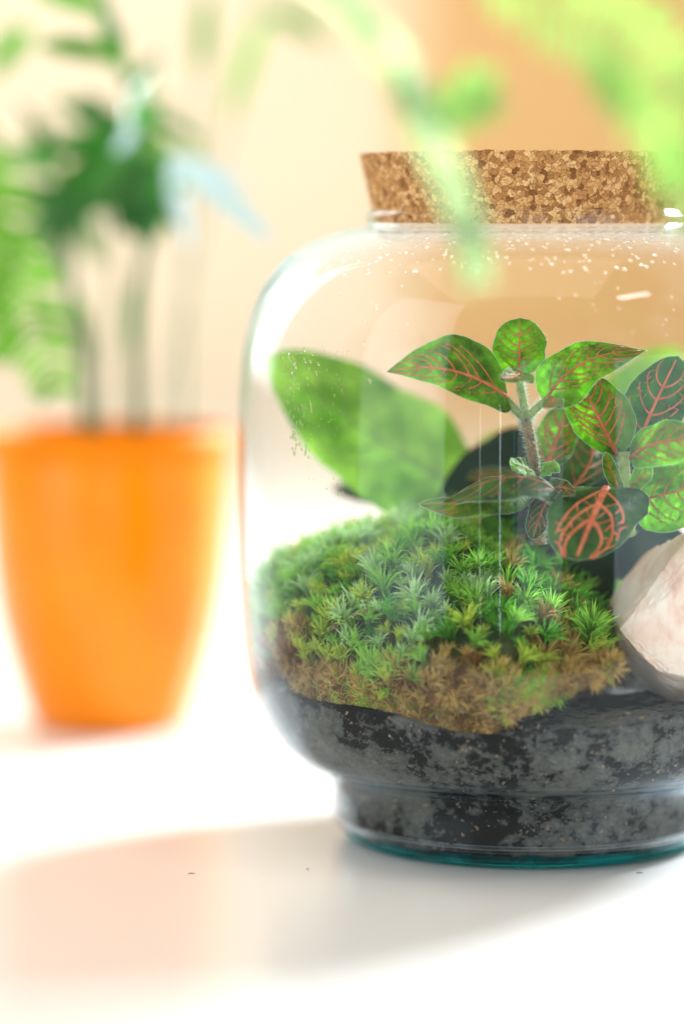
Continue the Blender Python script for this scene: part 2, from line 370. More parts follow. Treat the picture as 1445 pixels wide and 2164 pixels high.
# loose grains on the jar floor
mb = MB()
for i in range(900):
    a = random.uniform(0, 2*math.pi); r = fr-.001-random.random()**2*.02; s = random.uniform(.0003, .0011)
    c = Vector((X0+r*math.cos(a), Y0+r*math.sin(a), ZF-.0006+random.random()*.002)); q = [Vector((random.gauss(0, 1), random.gauss(0, 1), random.gauss(0, 1))).normalized()*s*random.uniform(.6, 1.2) for _ in range(4)]
    mb.add([c+w for w in q], [(0, 1, 2), (0, 2, 3), (0, 3, 1), (1, 3, 2)])
tag(mb.build('charcoal_grains', M['potsoil'], smooth=False), 'loose black grains lying along the clear glass foot of the jar', 'grains', kind='stuff')
def rock(name, c, rad, mat, seed, cuts=9, sub=4, rough=.06, noise_s=1.0):
    import bmesh
    bm = bmesh.new(); bmesh.ops.create_icosphere(bm, subdivisions=sub, radius=1)
    rnd = random.Random(seed); planes = []
    for _ in range(cuts):
        n = Vector((rnd.gauss(0, 1), rnd.gauss(0, 1), rnd.gauss(0, 1))).normalized(); planes.append((n, rnd.uniform(.55, .85)))
    for v in bm.verts:
        p = v.co.copy()
        for n, dd in planes:
            e = p.dot(n)-dd
            if e > 0: p -= n*e*.93
        p += p.normalized()*rough*(noise.fractal(p*3*noise_s+Vector((seed, 0, 0)), 1, 2, 5))
        v.co = Vector((p.x*rad[0], p.y*rad[1], p.z*rad[2]))
    me = bpy.data.meshes.new(name); bm.to_mesh(me); bm.free(); me.materials.append(mat)
    me.polygons.foreach_set('use_smooth', [True]*len(me.polygons))
    o = bpy.data.objects.new(name, me); COL.objects.link(o); o.location = c; return o
for i, (a, b, s, lb) in enumerate([(1068, 1803, .0022, 'larger tan pebble lying on the clear foot of the jar'), (1148, 1812, .0016, 'smaller tan pebble right of the larger one in the jar foot')]):
    p = front_pt(a, b, .007)
    tag(rock('pebble', (p.x, p.y, ZF+.0012), (s, s, s*.8), M['pebble'], 3+i, sub=2), lb, 'pebble', group='tan pebbles in the jar foot')

# ------------------------------------------------------------------ cork
def cork():
    zt = zat(327); zb = zat(473); rt = 350*s0; rbm = 317*s0
    seg = 560; rows = 74; vs = []; fs = []
    def bumpv(p):
        dd, _ = noise.voronoi(p*560, distance_metric='DISTANCE')
        return min(1, (dd[1]-dd[0])*2.2)
    ring0 = []
    for i in range(rows+1):
        t = i/rows; z = zb+(zt-zb)*t; r = rbm+(rt-rbm)*t
        for k in range(seg):
            a = 2*math.pi*k/seg; p = Vector((r*math.cos(a), r*math.sin(a), z))
            e = (bumpv(p)-.7)*.00075+noise.noise(p*900)*.00022
            rr = r+e
            zz = z+((noise.noise(p*420)*.0006+noise.noise(p*1100)*.0004) if i == rows else 0)
            vs.append((rr*math.cos(a), rr*math.sin(a), zz))
    for i in range(rows):
        for k in range(seg):
            q = (k+1) % seg; fs.append((i*seg+k, i*seg+q, (i+1)*seg+q, (i+1)*seg+k))
    for j in range(1, 5):
        f = 1-j/4
        for k in range(seg):
            a = 2*math.pi*k/seg; r = max((rt-.0004)*f, .0002)
            vs.append((r*math.cos(a), r*math.sin(a), zt+noise.noise(Vector((r*math.cos(a)*300, r*math.sin(a)*300, 5)))*.0003+.0002))
    for i in range(rows, rows+4):
        for k in range(seg):
            q = (k+1) % seg; fs.append((i*seg+k, i*seg+q, (i+1)*seg+q, (i+1)*seg+k))
    fs.append(tuple(range(seg-1, -1, -1)))
    o = mesh_obj('cork_stopper', vs, fs, M['cork']); o.location = (X0, Y0, 0)
    return tag(o, 'wide brown agglomerate cork stopper plugged into the neck of the jar', 'cork')
cork()

# ------------------------------------------------------------------ water droplets on the inner glass
def droplets():
    mb = MB(); rnd = random.Random(3)
    base = []
    N1, N2 = 10, 5
    def drop(p, rx, rz, h):
        u = p.x-X0; w = p.y-Y0; n = Vector((u, w, 0)).normalized()
        zz = p.z; e = .002
        slope = (r_in(zz+e)-r_in(zz-e))/(2*e); nn = Vector((n.x, n.y, -slope)).normalized()
        tx = Vector((-n.y, n.x, 0)); tz = nn.cross(tx).normalized()
        c = p+nn*.00005
        vs = [c-nn*h]; fs = []
        for j in range(1, N2+1):
            a = math.pi/2*j/N2
            for k in range(N1):
                b = 2*math.pi*k/N1; vs.append(c-nn*h*math.cos(a)+tx*rx*math.sin(a)*math.cos(b)+tz*rz*math.sin(a)*math.sin(b))
        for k in range(N1): fs.append((0, 1+k, 1+(k+1) % N1))
        for j in range(N2-1):
            for k in range(N1): fs.append((1+j*N1+k, 1+(j+1)*N1+k, 1+(j+1)*N1+(k+1) % N1, 1+j*N1+(k+1) % N1))
        fs.append(tuple(1+(N2-1)*N1+k for k in range(N1)))
        mb.add(vs, fs)
    def at(x, y, s, el=1.0):
        p = front_pt(x, y); u = abs(p.x-X0)/.1
        drop(p, s*px*.55, s*px*el*.55, s*px*.2)
    for i in range(95):                           # streak of drops at the left
        y = rnd.uniform(745, 960); x = 592+(y-745)*.12+abs(rnd.gauss(0, 1))*22
        if x < 690: at(x, y, rnd.choice([3, 4, 5, 6, 7]), rnd.uniform(1, 2.0))
    for (x, y, s) in [(642, 740, 10), (655, 765, 8), (672, 770, 8), (644, 765, 7), (660, 750, 6), (668, 790, 8), (648, 800, 7), (652, 780, 6),
                      (780, 805, 8), (713, 745, 6), (735, 745, 5), (655, 850, 6), (645, 862, 6), (658, 870, 7), (645, 960, 7), (652, 967, 6), (657, 930, 6), (715, 1045, 6), (725, 1040, 5),
                      (620, 770, 6), (608, 790, 6), (612, 820, 7), (605, 850, 6), (598, 870, 6)]: at(x, y, s, rnd.uniform(1, 1.4))
    for i in range(60):
        at(rnd.uniform(640, 730), rnd.uniform(720, 1060), rnd.choice([2, 3, 3, 4]), rnd.uniform(1, 1.8))
    for i in range(330):                          # beads under the shoulder
        x = rnd.uniform(650, 1440); y = 491+(rnd.random()**1.8)*85+max(0, (820-x))*.16
        at(x, y, rnd.choice([3, 4, 5, 6, 8]), rnd.uniform(.8, 1.3))
    for i in range(50):
        at(rnd.uniform(720, 1440), rnd.uniform(580, 780), rnd.choice([2, 3, 4]), rnd.uniform(1, 2.5))
    for (x, y, s) in [(598, 1318, 6), (618, 1398, 7), (565, 1425, 7), (626, 1340, 6), (600, 1270, 5), (660, 1272, 5), (674, 1368, 5)]: at(x, y, s)
    o = mb.build('water_droplets', M['water'])
    tag(o, 'beads of condensation clinging to the inside of the glass shoulder and left wall', 'droplets', kind='stuff')
droplets()

# ------------------------------------------------------------------ moss
def lerp3(a, b, t): return tuple(x+(y-x)*t for x, y in zip(a, b))
def moss_mat(name, tip, base, trans):
    t = NT(name); p = t.n('ShaderNodeBsdfPrincipled', i_Roughness=.5); p.inputs['Specular IOR Level'].default_value = .15
    uv = t.n('ShaderNodeUVMap'); sep = t.n('ShaderNodeSeparateXYZ'); t.l(uv, 0, sep, 0)
    r = t.ramp([(0, base), (.45, lerp3(base, tip, .75)), (1, tip)]); t.l(sep, 'Y', r, 0)
    oi = t.n('ShaderNodeTexCoord'); nz = t.n('ShaderNodeTexNoise', i_Scale=150, i_Detail=2)
    geo = t.n('ShaderNodeNewGeometry'); t.l(geo, 'Position', nz, 'Vector')
    hv = t.ramp([(.35, (.8, .82, .72)), (.65, (1.45, 1.4, 1.3))]); t.l(nz, 0, hv, 0)
    mm = t.n('ShaderNodeMixRGB', blend_type='MULTIPLY', i_Fac=1); t.l(r, 0, mm, 1); t.l(hv, 0, mm, 2); t.l(mm, 0, p, 'Base Color')
    tr = t.n('ShaderNodeBsdfTranslucent', i_Color=(*trans, 1)); mx = t.n('ShaderNodeMixShader', i_Fac=.4)
    t.l(p, 0, mx, 1); t.l(tr, 0, mx, 2); t.surf(mx); return t.m
MOSS = {'green': moss_mat('moss_green', (.30, .56, .10), (.05, .12, .02), (.3, .7, .09)),
        'deep': moss_mat('moss_deep', (.12, .36, .05), (.03, .09, .015), (.12, .46, .05)),
        'lime': moss_mat('moss_lime', (.46, .58, .10), (.18, .17, .03), (.55, .75, .1)),
        'pale': moss_mat('moss_pale', (.52, .72, .42), (.10, .18, .06), (.4, .7, .3)),
        'straw': moss_mat('moss_straw', (.54, .40, .15), (.27, .15, .05), (.55, .40, .14)),
        'rust': moss_mat('moss_rust', (.24, .12, .04), (.10, .05, .02), (.3, .16, .05))}
def tuft_geo(rnd, nb, L, spread):
    vs = []; fs = []; uv = []
    for i in range(nb):
        a = rnd.uniform(0, 2*math.pi); e = spread*math.sqrt(rnd.random()); l = L*rnd.uniform(.65, 1.1); w = L*rnd.uniform(.028, .044)
        d0 = Vector((math.sin(e*.5)*math.cos(a), math.sin(e*.5)*math.sin(a), math.cos(e*.5)))
        d1 = Vector((math.sin(e)*math.cos(a), math.sin(e)*math.sin(a), math.cos(e)))
        c = rnd.choice([1.0, 1.0, 1.25, .8]); d2 = Vector((math.sin(e*1.35*c)*math.cos(a), math.sin(e*1.35*c)*math.sin(a), math.cos(e*1.35*c)))
        b0 = Vector((rnd.gauss(0, .05)*L, rnd.gauss(0, .05)*L, -rnd.random()*.25*L))
        p = [b0, b0+d0*l*.4, b0+d0*l*.4+d1*l*.33, b0+d0*l*.4+d1*l*.33+d2*l*.33]
        s = d1.cross(Vector((rnd.gauss(0, 1), rnd.gauss(0, 1), rnd.gauss(0, 1)))).normalized(); nn = s.cross(d1)
        n = len(vs)
        for q, ww, vv in ((p[0], w*.8, 0), (p[1], w, .45), (p[2], w*.75, .75)):
            vs += [q-s*ww, q+nn*ww*.5, q+s*ww]; uv += [(0, vv), (.5, vv), (1, vv)]
        vs.append(p[3]); uv.append((.5, 1))
        for j in range(2):
            for k in range(2): fs.append((n+j*3+k, n+j*3+k+1, n+(j+1)*3+k+1, n+(j+1)*3+k))
        fs += [(n+6, n+7, n+9), (n+7, n+8, n+9)]
    return vs, fs, uv
rnd = random.Random(11)
TUFTS = [tuft_geo(rnd, 62, .0092, R(62)) for _ in range(7)]
def us(pxx): return (pxx-1110)*s0
topx = [us(520), us(545), us(600), us(655), us(750), us(850), us(950), us(1040), us(1120), us(1180), us(1240), us(1300), us(1400), us(1500), us(1600)]
topz = [zat(y) for y in (1330, 1262, 1200, 1172, 1135, 1108, 1100, 1122, 1150, 1180, 1215, 1260, 1300, 1340, 1400)]
footx = [us(520), us(600), us(680), us(780), us(900), us(1000), us(1100), us(1200), us(1300)]
footz = [.062, .060, .057, .0535, .048, .049, .057, .063, .062]
def moss_pt(u, t):                              # t 0 front foot .. pi back foot
    zt = interp(u, topx, topz); zs = interp(u, footx, footz)
    if t > math.pi/2: zs = .06
    zt = max(zt, zs+.004)+.007*noise.noise(Vector((u*38, t*1.3, 7.7)))*math.sin(t)
    s = math.sin(t)**.75; z = zs+(zt-zs)*s
    ri = r_in(z)-.002
    ry = math.sqrt(max(ri*ri-u*u, 1e-6))
    yf = -ry*interp(u, [us(1060), us(1180), us(1290), us(1330), us(1450)], [1, .80, .45, .1, -.1]); yb = ry*.75
    w = .5-.5*math.cos(t)*min(1.0, abs(math.cos(t))**-.3 if abs(math.cos(t)) > .02 else 1)
    return Vector((u, yf+(yb-yf)*w, z))
def moss_n(u, t):
    e = 1e-3; a = moss_pt(u+e, t)-moss_pt(u-e, t); b = moss_pt(u, min(t+.02, 3.1))-moss_pt(u, max(t-.02, .005))
    n = a.cross(b)
    if n.length < 1e-12: return Vector((0, 0, 1))
    n.normalize()
    if n.z < 0: n = -n
    return n
moss = empty('moss_mound', (X0-.035, Y0, .05))
tag(moss, 'mound of green cushion moss turning straw brown against the glass, left half of the jar', 'moss')
vs = []; fs = []; NU, NT_ = 80, 30
for i in range(NU+1):
    u = us(524)+(us(1590)-us(524))*i/NU
    for j in range(NT_+1):
        t = .02+(3.0)*j/NT_; p = moss_pt(u, t); n = moss_n(u, t)
        p = p-n*.0035+Vector((noise.noise(p*120), noise.noise(p*120+Vector((9, 0, 0))), noise.noise(p*120+Vector((0, 9, 0)))))*.0015
        rr = math.hypot(p.x, p.y); rm = r_in(p.z)-.004
        if rr > rm: p.x *= rm/rr; p.y *= rm/rr
        vs.append(Vector((X0, Y0, 0))+p-moss.location)
for i in range(NU):
    for j in range(NT_):
        a = i*(NT_+1)+j; fs.append((a, a+1, a+NT_+2, a+NT_+1))
def bed_mat():
    t = NT('moss_bed'); p = t.n('ShaderNodeBsdfPrincipled', i_Roughness=.9); g = t.n('ShaderNodeNewGeometry'); sp_ = t.n('ShaderNodeSeparateXYZ'); t.l(g, 'Position', sp_, 0)
    nz = t.n('ShaderNodeTexNoise', i_Scale=130, i_Detail=5); t.l(g, 'Position', nz, 'Vector')
    a = t.n('ShaderNodeMath', operation='MULTIPLY_ADD'); a.inputs[1].default_value = 22; a.inputs[2].default_value = -1.55; t.l(sp_, 'Z', a, 0)
    b = t.n('ShaderNodeMath', operation='ADD'); t.l(a, 0, b, 0); t.l(nz, 0, b, 1)
    r = t.ramp([(.15, (.11, .06, .025)), (.5, (.10, .085, .03)), (.8, (.025, .07, .015)), (1, (.03, .09, .02))]); t.l(b, 0, r, 0); t.l(r, 0, p, 'Base Color')
    bu = t.n('ShaderNodeBump', i_Strength=1, i_Distance=.002); t.l(nz, 0, bu, 'Height'); t.l(bu, 0, p, 'Normal'); t.surf(p); return t.m
mesh_obj('bed', vs, fs, bed_mat(), moss)
cache = {}
def tuft_mesh(v, c):
    if (v, c) not in cache:
        a, b, uv = TUFTS[v]; o = mesh_obj('tuft', a, b, MOSS[c], None, True, uv); cache[(v, c)] = o.data; bpy.data.objects.remove(o)
    return cache[(v, c)]
def moss_colour(u, t, z, rnd):
    zt = interp(u, topx, topz); zs = interp(u, footx, footz); h = (z-zs)/max(zt-zs, .005)
    h += rnd.gauss(0, .08)+.05+.42*noise.noise(Vector((u*42, t*2.2, 1.3)))
    if t < 1.4 and h < .17: return 'straw' if rnd.random() < .75 else 'rust'
    if t < 1.4 and h < .31:
        if u < us(640): return rnd.choice(['rust', 'straw', 'rust'])
        return rnd.choice(['straw', 'straw', 'lime', 'green']) if u < us(1000) else rnd.choice(['straw', 'lime', 'green'])
    if u > us(1030): return rnd.choice(['deep', 'deep', 'green', 'deep', 'straw'] if h > .4 else ['straw', 'deep', 'rust'])  # right side's deeper green also carries shade put in by colour
    if h < .62: return rnd.choice(['lime', 'green', 'lime']) if u < us(720) else rnd.choice(['green', 'green', 'pale', 'lime', 'deep'])
    if u > us(1010): return rnd.choice(['deep', 'deep', 'green'])
    return rnd.choice(['green', 'green', 'lime', 'deep', 'pale', 'pale'])
cand = []
rnd = random.Random(5)
pts_ = []
for i in range(9000):
    u = rnd.uniform(us(528), us(1580)); t = .03+2.1*rnd.random()**1.05
    p = moss_pt(u, t)
    if any((p-w).length_squared < 2.1e-5 for w in pts_): continue
    pts_.append(p); n = moss_n(u, t)
    rad = Vector((p.x, p.y, 0)).normalized(); near = math.hypot(p.x, p.y) > r_in(p.z)-.012
    up = Vector((0, 0, 1))
    dirn = (n*.7+up*.55+Vector((rnd.gauss(0, .42), rnd.gauss(0, .42), 0)))
    if near: dirn -= rad*max(0, dirn.dot(rad)-.25)
    dirn.normalize(); cand.append((u, t, p, dirn, rnd.choice([.55, .7, .85, 1.0, 1.2]), near))
sing = 0; mbv = {c: ([], [], []) for c in MOSS}
from mathutils import Quaternion, Matrix
for (u, t, p, dn, s, near) in cand:
    c = moss_colour(u, t, p.z, rnd); v = rnd.randrange(len(TUFTS))
    q = dn.to_track_quat('Z', 'Y') @ Quaternion((0, 0, 1), rnd.uniform(0, 6.28))
    tipr = p+dn*.0105*s; ok = math.hypot(tipr.x, tipr.y)+.0035 < r_in(max(tipr.z, .02)) and t < 1.7 and math.hypot(p.x, p.y)+.005 < r_in(p.z)
    if ok and sing < 290 and rnd.random() < .6:
        o = bpy.data.objects.new('tuft', tuft_mesh(v, c)); COL.objects.link(o); o.parent = moss
        o.location = Vector((X0, Y0, 0))+p-moss.location; o.rotation_mode = 'QUATERNION'; o.rotation_quaternion = q; o.scale = (s, s, s); sing += 1
    else:
        a, b, uv = TUFTS[v]; V, Fc, U = mbv[c]; n = len(V); m = q.to_matrix()*s
        for w in a:
            g = p+m @ w; rr = math.hypot(g.x, g.y); rm = r_in(g.z)-.0005-.0008*random.random()
            if rr > rm: g.x *= rm/rr; g.y *= rm/rr
            V.append(g)
        Fc += [tuple(k+n for k in f) for f in b]; U += uv
lo_x = [640, 760, 900, 1000, 1080, 1200, 1290]; lo_y = [1480, 1520, 1572, 1566, 1520, 1455, 1435]; hi_y = [1425, 1425, 1385, 1430, 1455, 1420, 1400]
for i in range(330):
    x = rnd.uniform(560, 1290); y = interp(x, lo_x, hi_y)+(interp(x, lo_x, lo_y)-interp(x, lo_x, hi_y)-12)*rnd.random()**.8
    if x < 640: y = rnd.uniform(1330, 1425)
    p = front_pt(x, y, .003)-Vector((X0, Y0, 0)); rad = Vector((p.x, p.y, 0)).normalized(); tan = Vector((-rad.y, rad.x, 0))
    an = rnd.uniform(-2.6, 2.6); dn = (Vector((0, 0, 1))*math.cos(an)+tan*math.sin(an)+rad*.1).normalized()
    nzv = noise.noise(Vector((x*.011, y*.013, 4.4)))
    c = rnd.choice(['straw', 'straw', 'straw', 'rust']) if nzv < .12 or y > 1500 else rnd.choice(['lime', 'green', 'straw'])
    if x < 640: c = rnd.choice(['rust', 'straw'])
    v = rnd.randrange(len(TUFTS)); sc = rnd.uniform(.55, .95); q = dn.to_track_quat('Z', 'Y')
    a, b, uv = TUFTS[v]; V, Fc, U = mbv[c]; n = len(V); m = q.to_matrix()*sc
    for w in a:
        g = p+m @ w; rr = math.hypot(g.x, g.y); rm = r_in(g.z)-.0004-.0009*rnd.random()
        if rr > rm: g.x *= rm/rr; g.y *= rm/rr
        V.append(g)
    Fc += [tuple(k+n for k in f) for f in b]; U += uv
for v, (a, b, c) in [('small_tufts', (0, 0, 0))]:
    V = []; Fc = []; U = []; mi = []
    for ci, cn in enumerate(MOSS):
        n = len(V); V += [Vector((X0, Y0, 0))+w-moss.location for w in mbv[cn][0]]; Fc += [tuple(k+n for k in f) for f in mbv[cn][1]]; U += mbv[cn][2]; mi += [ci]*len(mbv[cn][1])
    o = mesh_obj('small_tufts', V, Fc, None, moss, True, U, list(MOSS.values()), mi); o['kind'] = 'stuff'
# a sprig by the stone
sprig = empty('moss_sprig', P(1245, 1400, .985)); tag(sprig, 'small bright green moss sprig on its own just left of the pink stone', 'moss')
for i, (dx, dy, s, c) in enumerate([(0, -30, 1.5, 'green'), (-25, -20, 1.1, 'lime'), (22, -28, 1.2, 'green'), (0, 0, 1.2, 'lime'), (-35, 0, 1.0, 'straw'), (30, -5, 1.0, 'green'), (5, -55, 1.1, 'green')]):
    o = bpy.data.objects.new('tuft', tuft_mesh(i % 7, c)); COL.objects.link(o); o.parent = sprig
    o.location = P(1245+dx, 1385+dy, .985+.004*(i % 3))-sprig.location; o.rotation_euler = (random.uniform(-.3, .5), dx/60, i); o.scale = (s, s, s)

# twigs in the moss
mb = MB(); a, b = front_pt(697, 1332, .004), front_pt(778, 1290, .007); mb.tube(catmull([a, (a+b)/2+Vector((0, 0, .0008)), b], 8), .0006, 6)
tag(mb.build('twig', M['crumb']), 'thin dark twig lying across the front of the moss', 'twig')

# ------------------------------------------------------------------ leaves
def leaf(name, parent, base, mid, tip, Ls, Rs, mat, vein=None, pk=(.62, .62), nv=5, wavy=.0008, cup=.0, nu=40, nvv=8, rim=True, thick=.00022, seed=0, vw=.00040, rise=.30, quilt=.0006):
    rnd = random.Random(seed*77+5)
    b, m, tp = P(*base), P(*mid), P(*tip)
    mc = m*2-(b+tp)*.5
    Lv = P(mid[0]+Ls[0], mid[1]+Ls[1], mid[2]+Ls[2])-m; Rv = P(mid[0]+Rs[0], mid[1]+Rs[1], mid[2]+Rs[2])-m
    aa, bb = pk; up = aa/(aa+bb); nrmz = up**aa*(1-up)**bb
    ph = rnd.uniform(0, 6.28)
    N0 = (tp-b).cross(Rv-Lv).normalized()
    qs = -1.0 if N0.dot(CAM-m) > 0 else 1.0
    lat0 = [.10+.72*(k/nv)**.9 for k in range(nv)]
    def S(u, v):
        u = min(max(u, 0), 1)
        pr = (max(u, 1e-5)**aa*max(1-u, 1e-5)**bb)/nrmz
        side = Rv if v > 0 else Lv; a = abs(v)
        p = bez(b, mc, tp, u)+side*(a*pr*(1+.09*noise.noise(Vector((u*5+seed*3.1, 3.0 if v > 0 else 8.0, seed)))+.025*noise.noise(Vector((u*19, seed, v > 0)))))
        p = p+N0*(wavy*math.sin(u*11+ph+(1.7 if v > 0 else 0))*a*a*pr+cup*a*a*pr)
        # quilting between the veins
        w = (u-.16*a**1.3-.1)*nv/.72
        p = p+N0*qs*quilt*(abs(math.sin(math.pi*w))*min(1, a*3)*(1-a*.5)*pr)
        return p
    def Nn(u, v):
        e = .015
        x = S(min(u+e, 1), v)-S(max(u-e, 0), v); y = S(u, min(v+e, 1))-S(u, max(v-e, -1))
        n = x.cross(y)
        return n.normalized() if n.length > 1e-14 else N0
    o0 = parent.location
    vs = []; fs = []
    cols = 2*nvv+1
    for sgn in (1, -1):
        for i in range(nu+1):
            u = i/nu
            for j in range(cols):
                v = (j-nvv)/nvv
                q = S(u, v)
                if i not in (0, nu) and j not in (0, cols-1): q = q+N0*(sgn*thick*.5)
                vs.append(q-o0)
    off = (nu+1)*cols
    for i in range(nu):
        for j in range(cols-1):
            a = i*cols+j; fs.append((a, a+1, a+cols+1, a+cols)); a += off; fs.append((a, a+cols, a+cols+1, a+1))
    lo = mesh_obj(name, vs, fs, mat, parent)
    if vein:
        mb = MB()
        def strand(uv, w0, w1):
            pts = [S(u, v)-o0 for u, v in uv]; ns = [Nn(u, v) for u, v in uv]; k = len(uv)
            mb.tube(pts, [w0+(w1-w0)*i/(k-1) for i in range(k)], 6, True, .55, ns)
        strand([(i/20*.96, 0) for i in range(21)], vw*1.5, vw*.5)
        ends = {1: [], -1: []}
        for sg in (1, -1):
            for k, u0 in enumerate(lat0):
                u0 += rnd.uniform(-.02, .02)+(.02 if sg > 0 else 0); reach = rnd.uniform(.74, .84)
                du = (rise+.05*rnd.random())*(1-.45*u0)
                line = [(u0+du*(i/9)**1.4, sg*reach*(i/9)**.9) for i in range(10)]
                line = [(min(u, .97), v) for u, v in line]
                strand(line, vw, vw*.55); ends[sg].append(line)
            for k in range(nv-1):                    # looping marginal links
                l0, l1 = ends[sg][k], ends[sg][k+1]
                a = l0[9]; c = l1[6]
                strand([(a[0]+(c[0]-a[0])*i/5, a[1]+(c[1]-a[1])*i/5+sg*.05*math.sin(math.pi*i/5)) for i in range(6)], vw*.55, vw*.45)
                if rnd.random() < .8:
                    a = l0[5]; c = ((l0[5][0]+l1[3][0])/2+.03, (l0[5][1]+l1[3][1])/2)
                    strand([(a[0]+(c[0]-a[0])*i/4, a[1]+(c[1]-a[1])*i/4) for i in range(5)], vw*.5, vw*.35)
                for fr_ in (.3, .55, .8):
                    i0 = int(9*fr_); a = l0[i0]; c = l1[max(0, i0-3)]
                    if rnd.random() < .75:
                        mm = (a[0]*.5+c[0]*.5+rnd.uniform(-.01, .01), a[1]*.5+c[1]*.5+rnd.uniform(-.04, .04))
                        strand([a, ((a[0]+mm[0])/2, (a[1]+mm[1])/2), mm, ((c[0]+mm[0])/2, (c[1]+mm[1])/2), c], vw*.32, vw*.25)
                a = l0[7]; strand([(a[0]+.045*i/3, a[1]+sg*(-.05*i/3)) for i in range(4)], vw*.5, vw*.3)
                a = l0[8]; strand([(a[0]-.03*i/3, min(.97, abs(a[1])+.13*i/3)*sg) for i in range(4)], vw*.5, vw*.3)
        mb.build('veins', vein, lo)
    if rim:
        mb = MB()
        for sg in (1, -1): mb.tube([S(i/30, sg)-o0 for i in range(1, 31)], .00007, 5)  # pale hairy edge, with backlit rim glow put into its colour
        # tiny marginal hairs
        for i in range(70):
            u = rnd.random(); sg = rnd.choice([1, -1]); p = S(u, sg); dv = (p-S(u, sg*.8))
            if dv.length < 1e-6: continue
            dv = dv.normalized()*rnd.uniform(.0003, .0007)+Vector((rnd.gauss(0, 1), rnd.gauss(0, 1), rnd.gauss(0, 1)))*.00012
            mb.tube([p-o0, p+dv-o0], [.00004, .00001], 3, False)
        mb.build('margin', M['fuzz'], lo)
    return lo
def stem(parent, pts, rad, mat, hairs=0, seed=0, name='stem'):
    path = catmull([P(*p) for p in pts], 24); o0 = parent.location; mb = MB()
    rr = [rad[0]+(rad[1]-rad[0])*i/24 for i in range(25)]
    mb.tube([p-o0 for p in path], rr, 12); so = mb.build(name, mat, parent)
    if hairs:
        rnd = random.Random(seed); hb = MB()
        for i in range(hairs):
            k = rnd.randrange(24); f = rnd.random(); p = path[k].lerp(path[k+1], f); t = (path[k+1]-path[k]).normalized()
            d = Vector((rnd.gauss(0, 1), rnd.gauss(0, 1), rnd.gauss(0, 1))); d = (d-t*d.dot(t)).normalized()
            a = p+d*rr[k]*.9; l = rnd.uniform(.0008, .0022); e = a+(d+t*rnd.gauss(0, .25)+Vector((0, 0, .15))).normalized()*l
            hb.tube([a-o0, (a+e)/2-o0+Vector((0, 0, -.0001)), e-o0], [.00005, .00004, .00001], 3, False)
        hb.build('hairs', M['fuzz'], so)
    return so
pl = empty('nerve_plant', P(1135, 1120, 1.0))
tag(pl, 'nerve plant with pink veins, fuzzy brown stem and one round lime top leaf', 'plant')
V1, V2 = M['vein'], M['vein_dull']
stem(pl, [(1138, 1150, 1.004), (1134, 1060, 1.003), (1128, 980, 1.0), (1116, 910, .998), (1109, 884, .998)], (.0022, .0016), M['stem'], 1100, 1)
stem(pl, [(1109, 886, .998), (1090, 868, .996), (1066, 842, .994), (1040, 828, .992)], (.0014, .0010), M['stem_green'], 420, 2, 'petiole')
stem(pl, [(1109, 886, .998), (1106, 850, .998), (1099, 815, .999), (1096, 775, 1.0)], (.0015, .0012), M['stem_green'], 500, 3, 'petiole')
stem(pl, [(1109, 886, .998), (1130, 866, .997), (1148, 850, .996), (1165, 838, .995)], (.0014, .0010), M['stem_green'], 420, 4, 'petiole')
leaf('leaf', pl, (1072, 838, .992), (950, 782, .985), (817, 786, .990), (28, 62, .004), (-2, -82, .005), M['leaf_mid'], V1, (.45, 1.05), 7, seed=1, wavy=.0014)
leaf('leaf', pl, (1096, 792, 1.000), (1097, 735, .998), (1098, 672, 1.001), (-57, 4, .003), (57, 2, .003), M['leaf_lime'], V1, (.42, .42), 5, seed=2, vw=.00033)
leaf('leaf', pl, (1098, 785, .998), (1085, 797, .985), (1060, 806, .978), (-20, -14, -.004), (40, 8, -.006), M['leaf_mid'], V2, (.5, .6), 4, seed=3)
leaf('leaf', pl, (1150, 850, .994), (1235, 765, .988), (1366, 741, .992), (-42, -38, .006), (38, 44, -.004), M['leaf_mid'], V2, (.48, 1.0), 7, seed=4, wavy=.0018)
leaf('leaf', pl, (1165, 838, .992), (1168, 850, .984), (1150, 862, .978), (-22, 0, -.002), (22, 4, -.002), M['leaf_lime'], V2, (.5, .5), 3, seed=5)
leaf('leaf', pl, (1150, 992, 1.006), (1176, 925, 1.012), (1202, 850, 1.02), (-44, -14, .004), (40, 14, .004), M['leaf_mid'], V2, (.55, .6), 4, seed=6, vw=.0006)
leaf('leaf', pl, (1130, 1000, .998), (1105, 985, .99), (1076, 976, .984), (4, 22, -.002), (-4, -16, .002), M['leaf_lime'], V2, (.5, .55), 4, seed=7, vw=.0002)
leaf('leaf', pl, (1140, 1000, .998), (1162, 988, .992), (1182, 990, .988), (0, -14, .002), (0, 14, -.002), M['leaf_lime'], V2, (.5, .5), 4, seed=8, vw=.0002)
leaf('leaf', pl, (1132, 1030, 1.000), (1010, 1058, .978), (884, 1066, .985), (20, 34, -.004), (10, -22, .018), M['leaf_mid'], V2, (.5, .7), 5, seed=9, vw=.0003)
leaf('leaf', pl, (1135, 1030, 1.000), (1060, 1022, 1.03), (985, 1010, 1.05), (0, 32, .012), (0, -34, .012), M['leaf_dark'], V2, (.5, .6), 5, seed=10)
leaf('leaf', pl, (1185, 1048, .986), (1080, 1008, .972), (930, 1064, .985), (0, 44, -.006), (0, -6, .022), M['leaf_dark'], V2, (.5, .6), 5, seed=14, vw=.0003)
leaf('leaf', pl, (1160, 1035, .990), (1142, 1085, .984), (1124, 1140, .982), (-26, -6, .004), (26, 4, .004), M['leaf_dark'], V2, (.45, .5), 4, seed=15, vw=.0004)
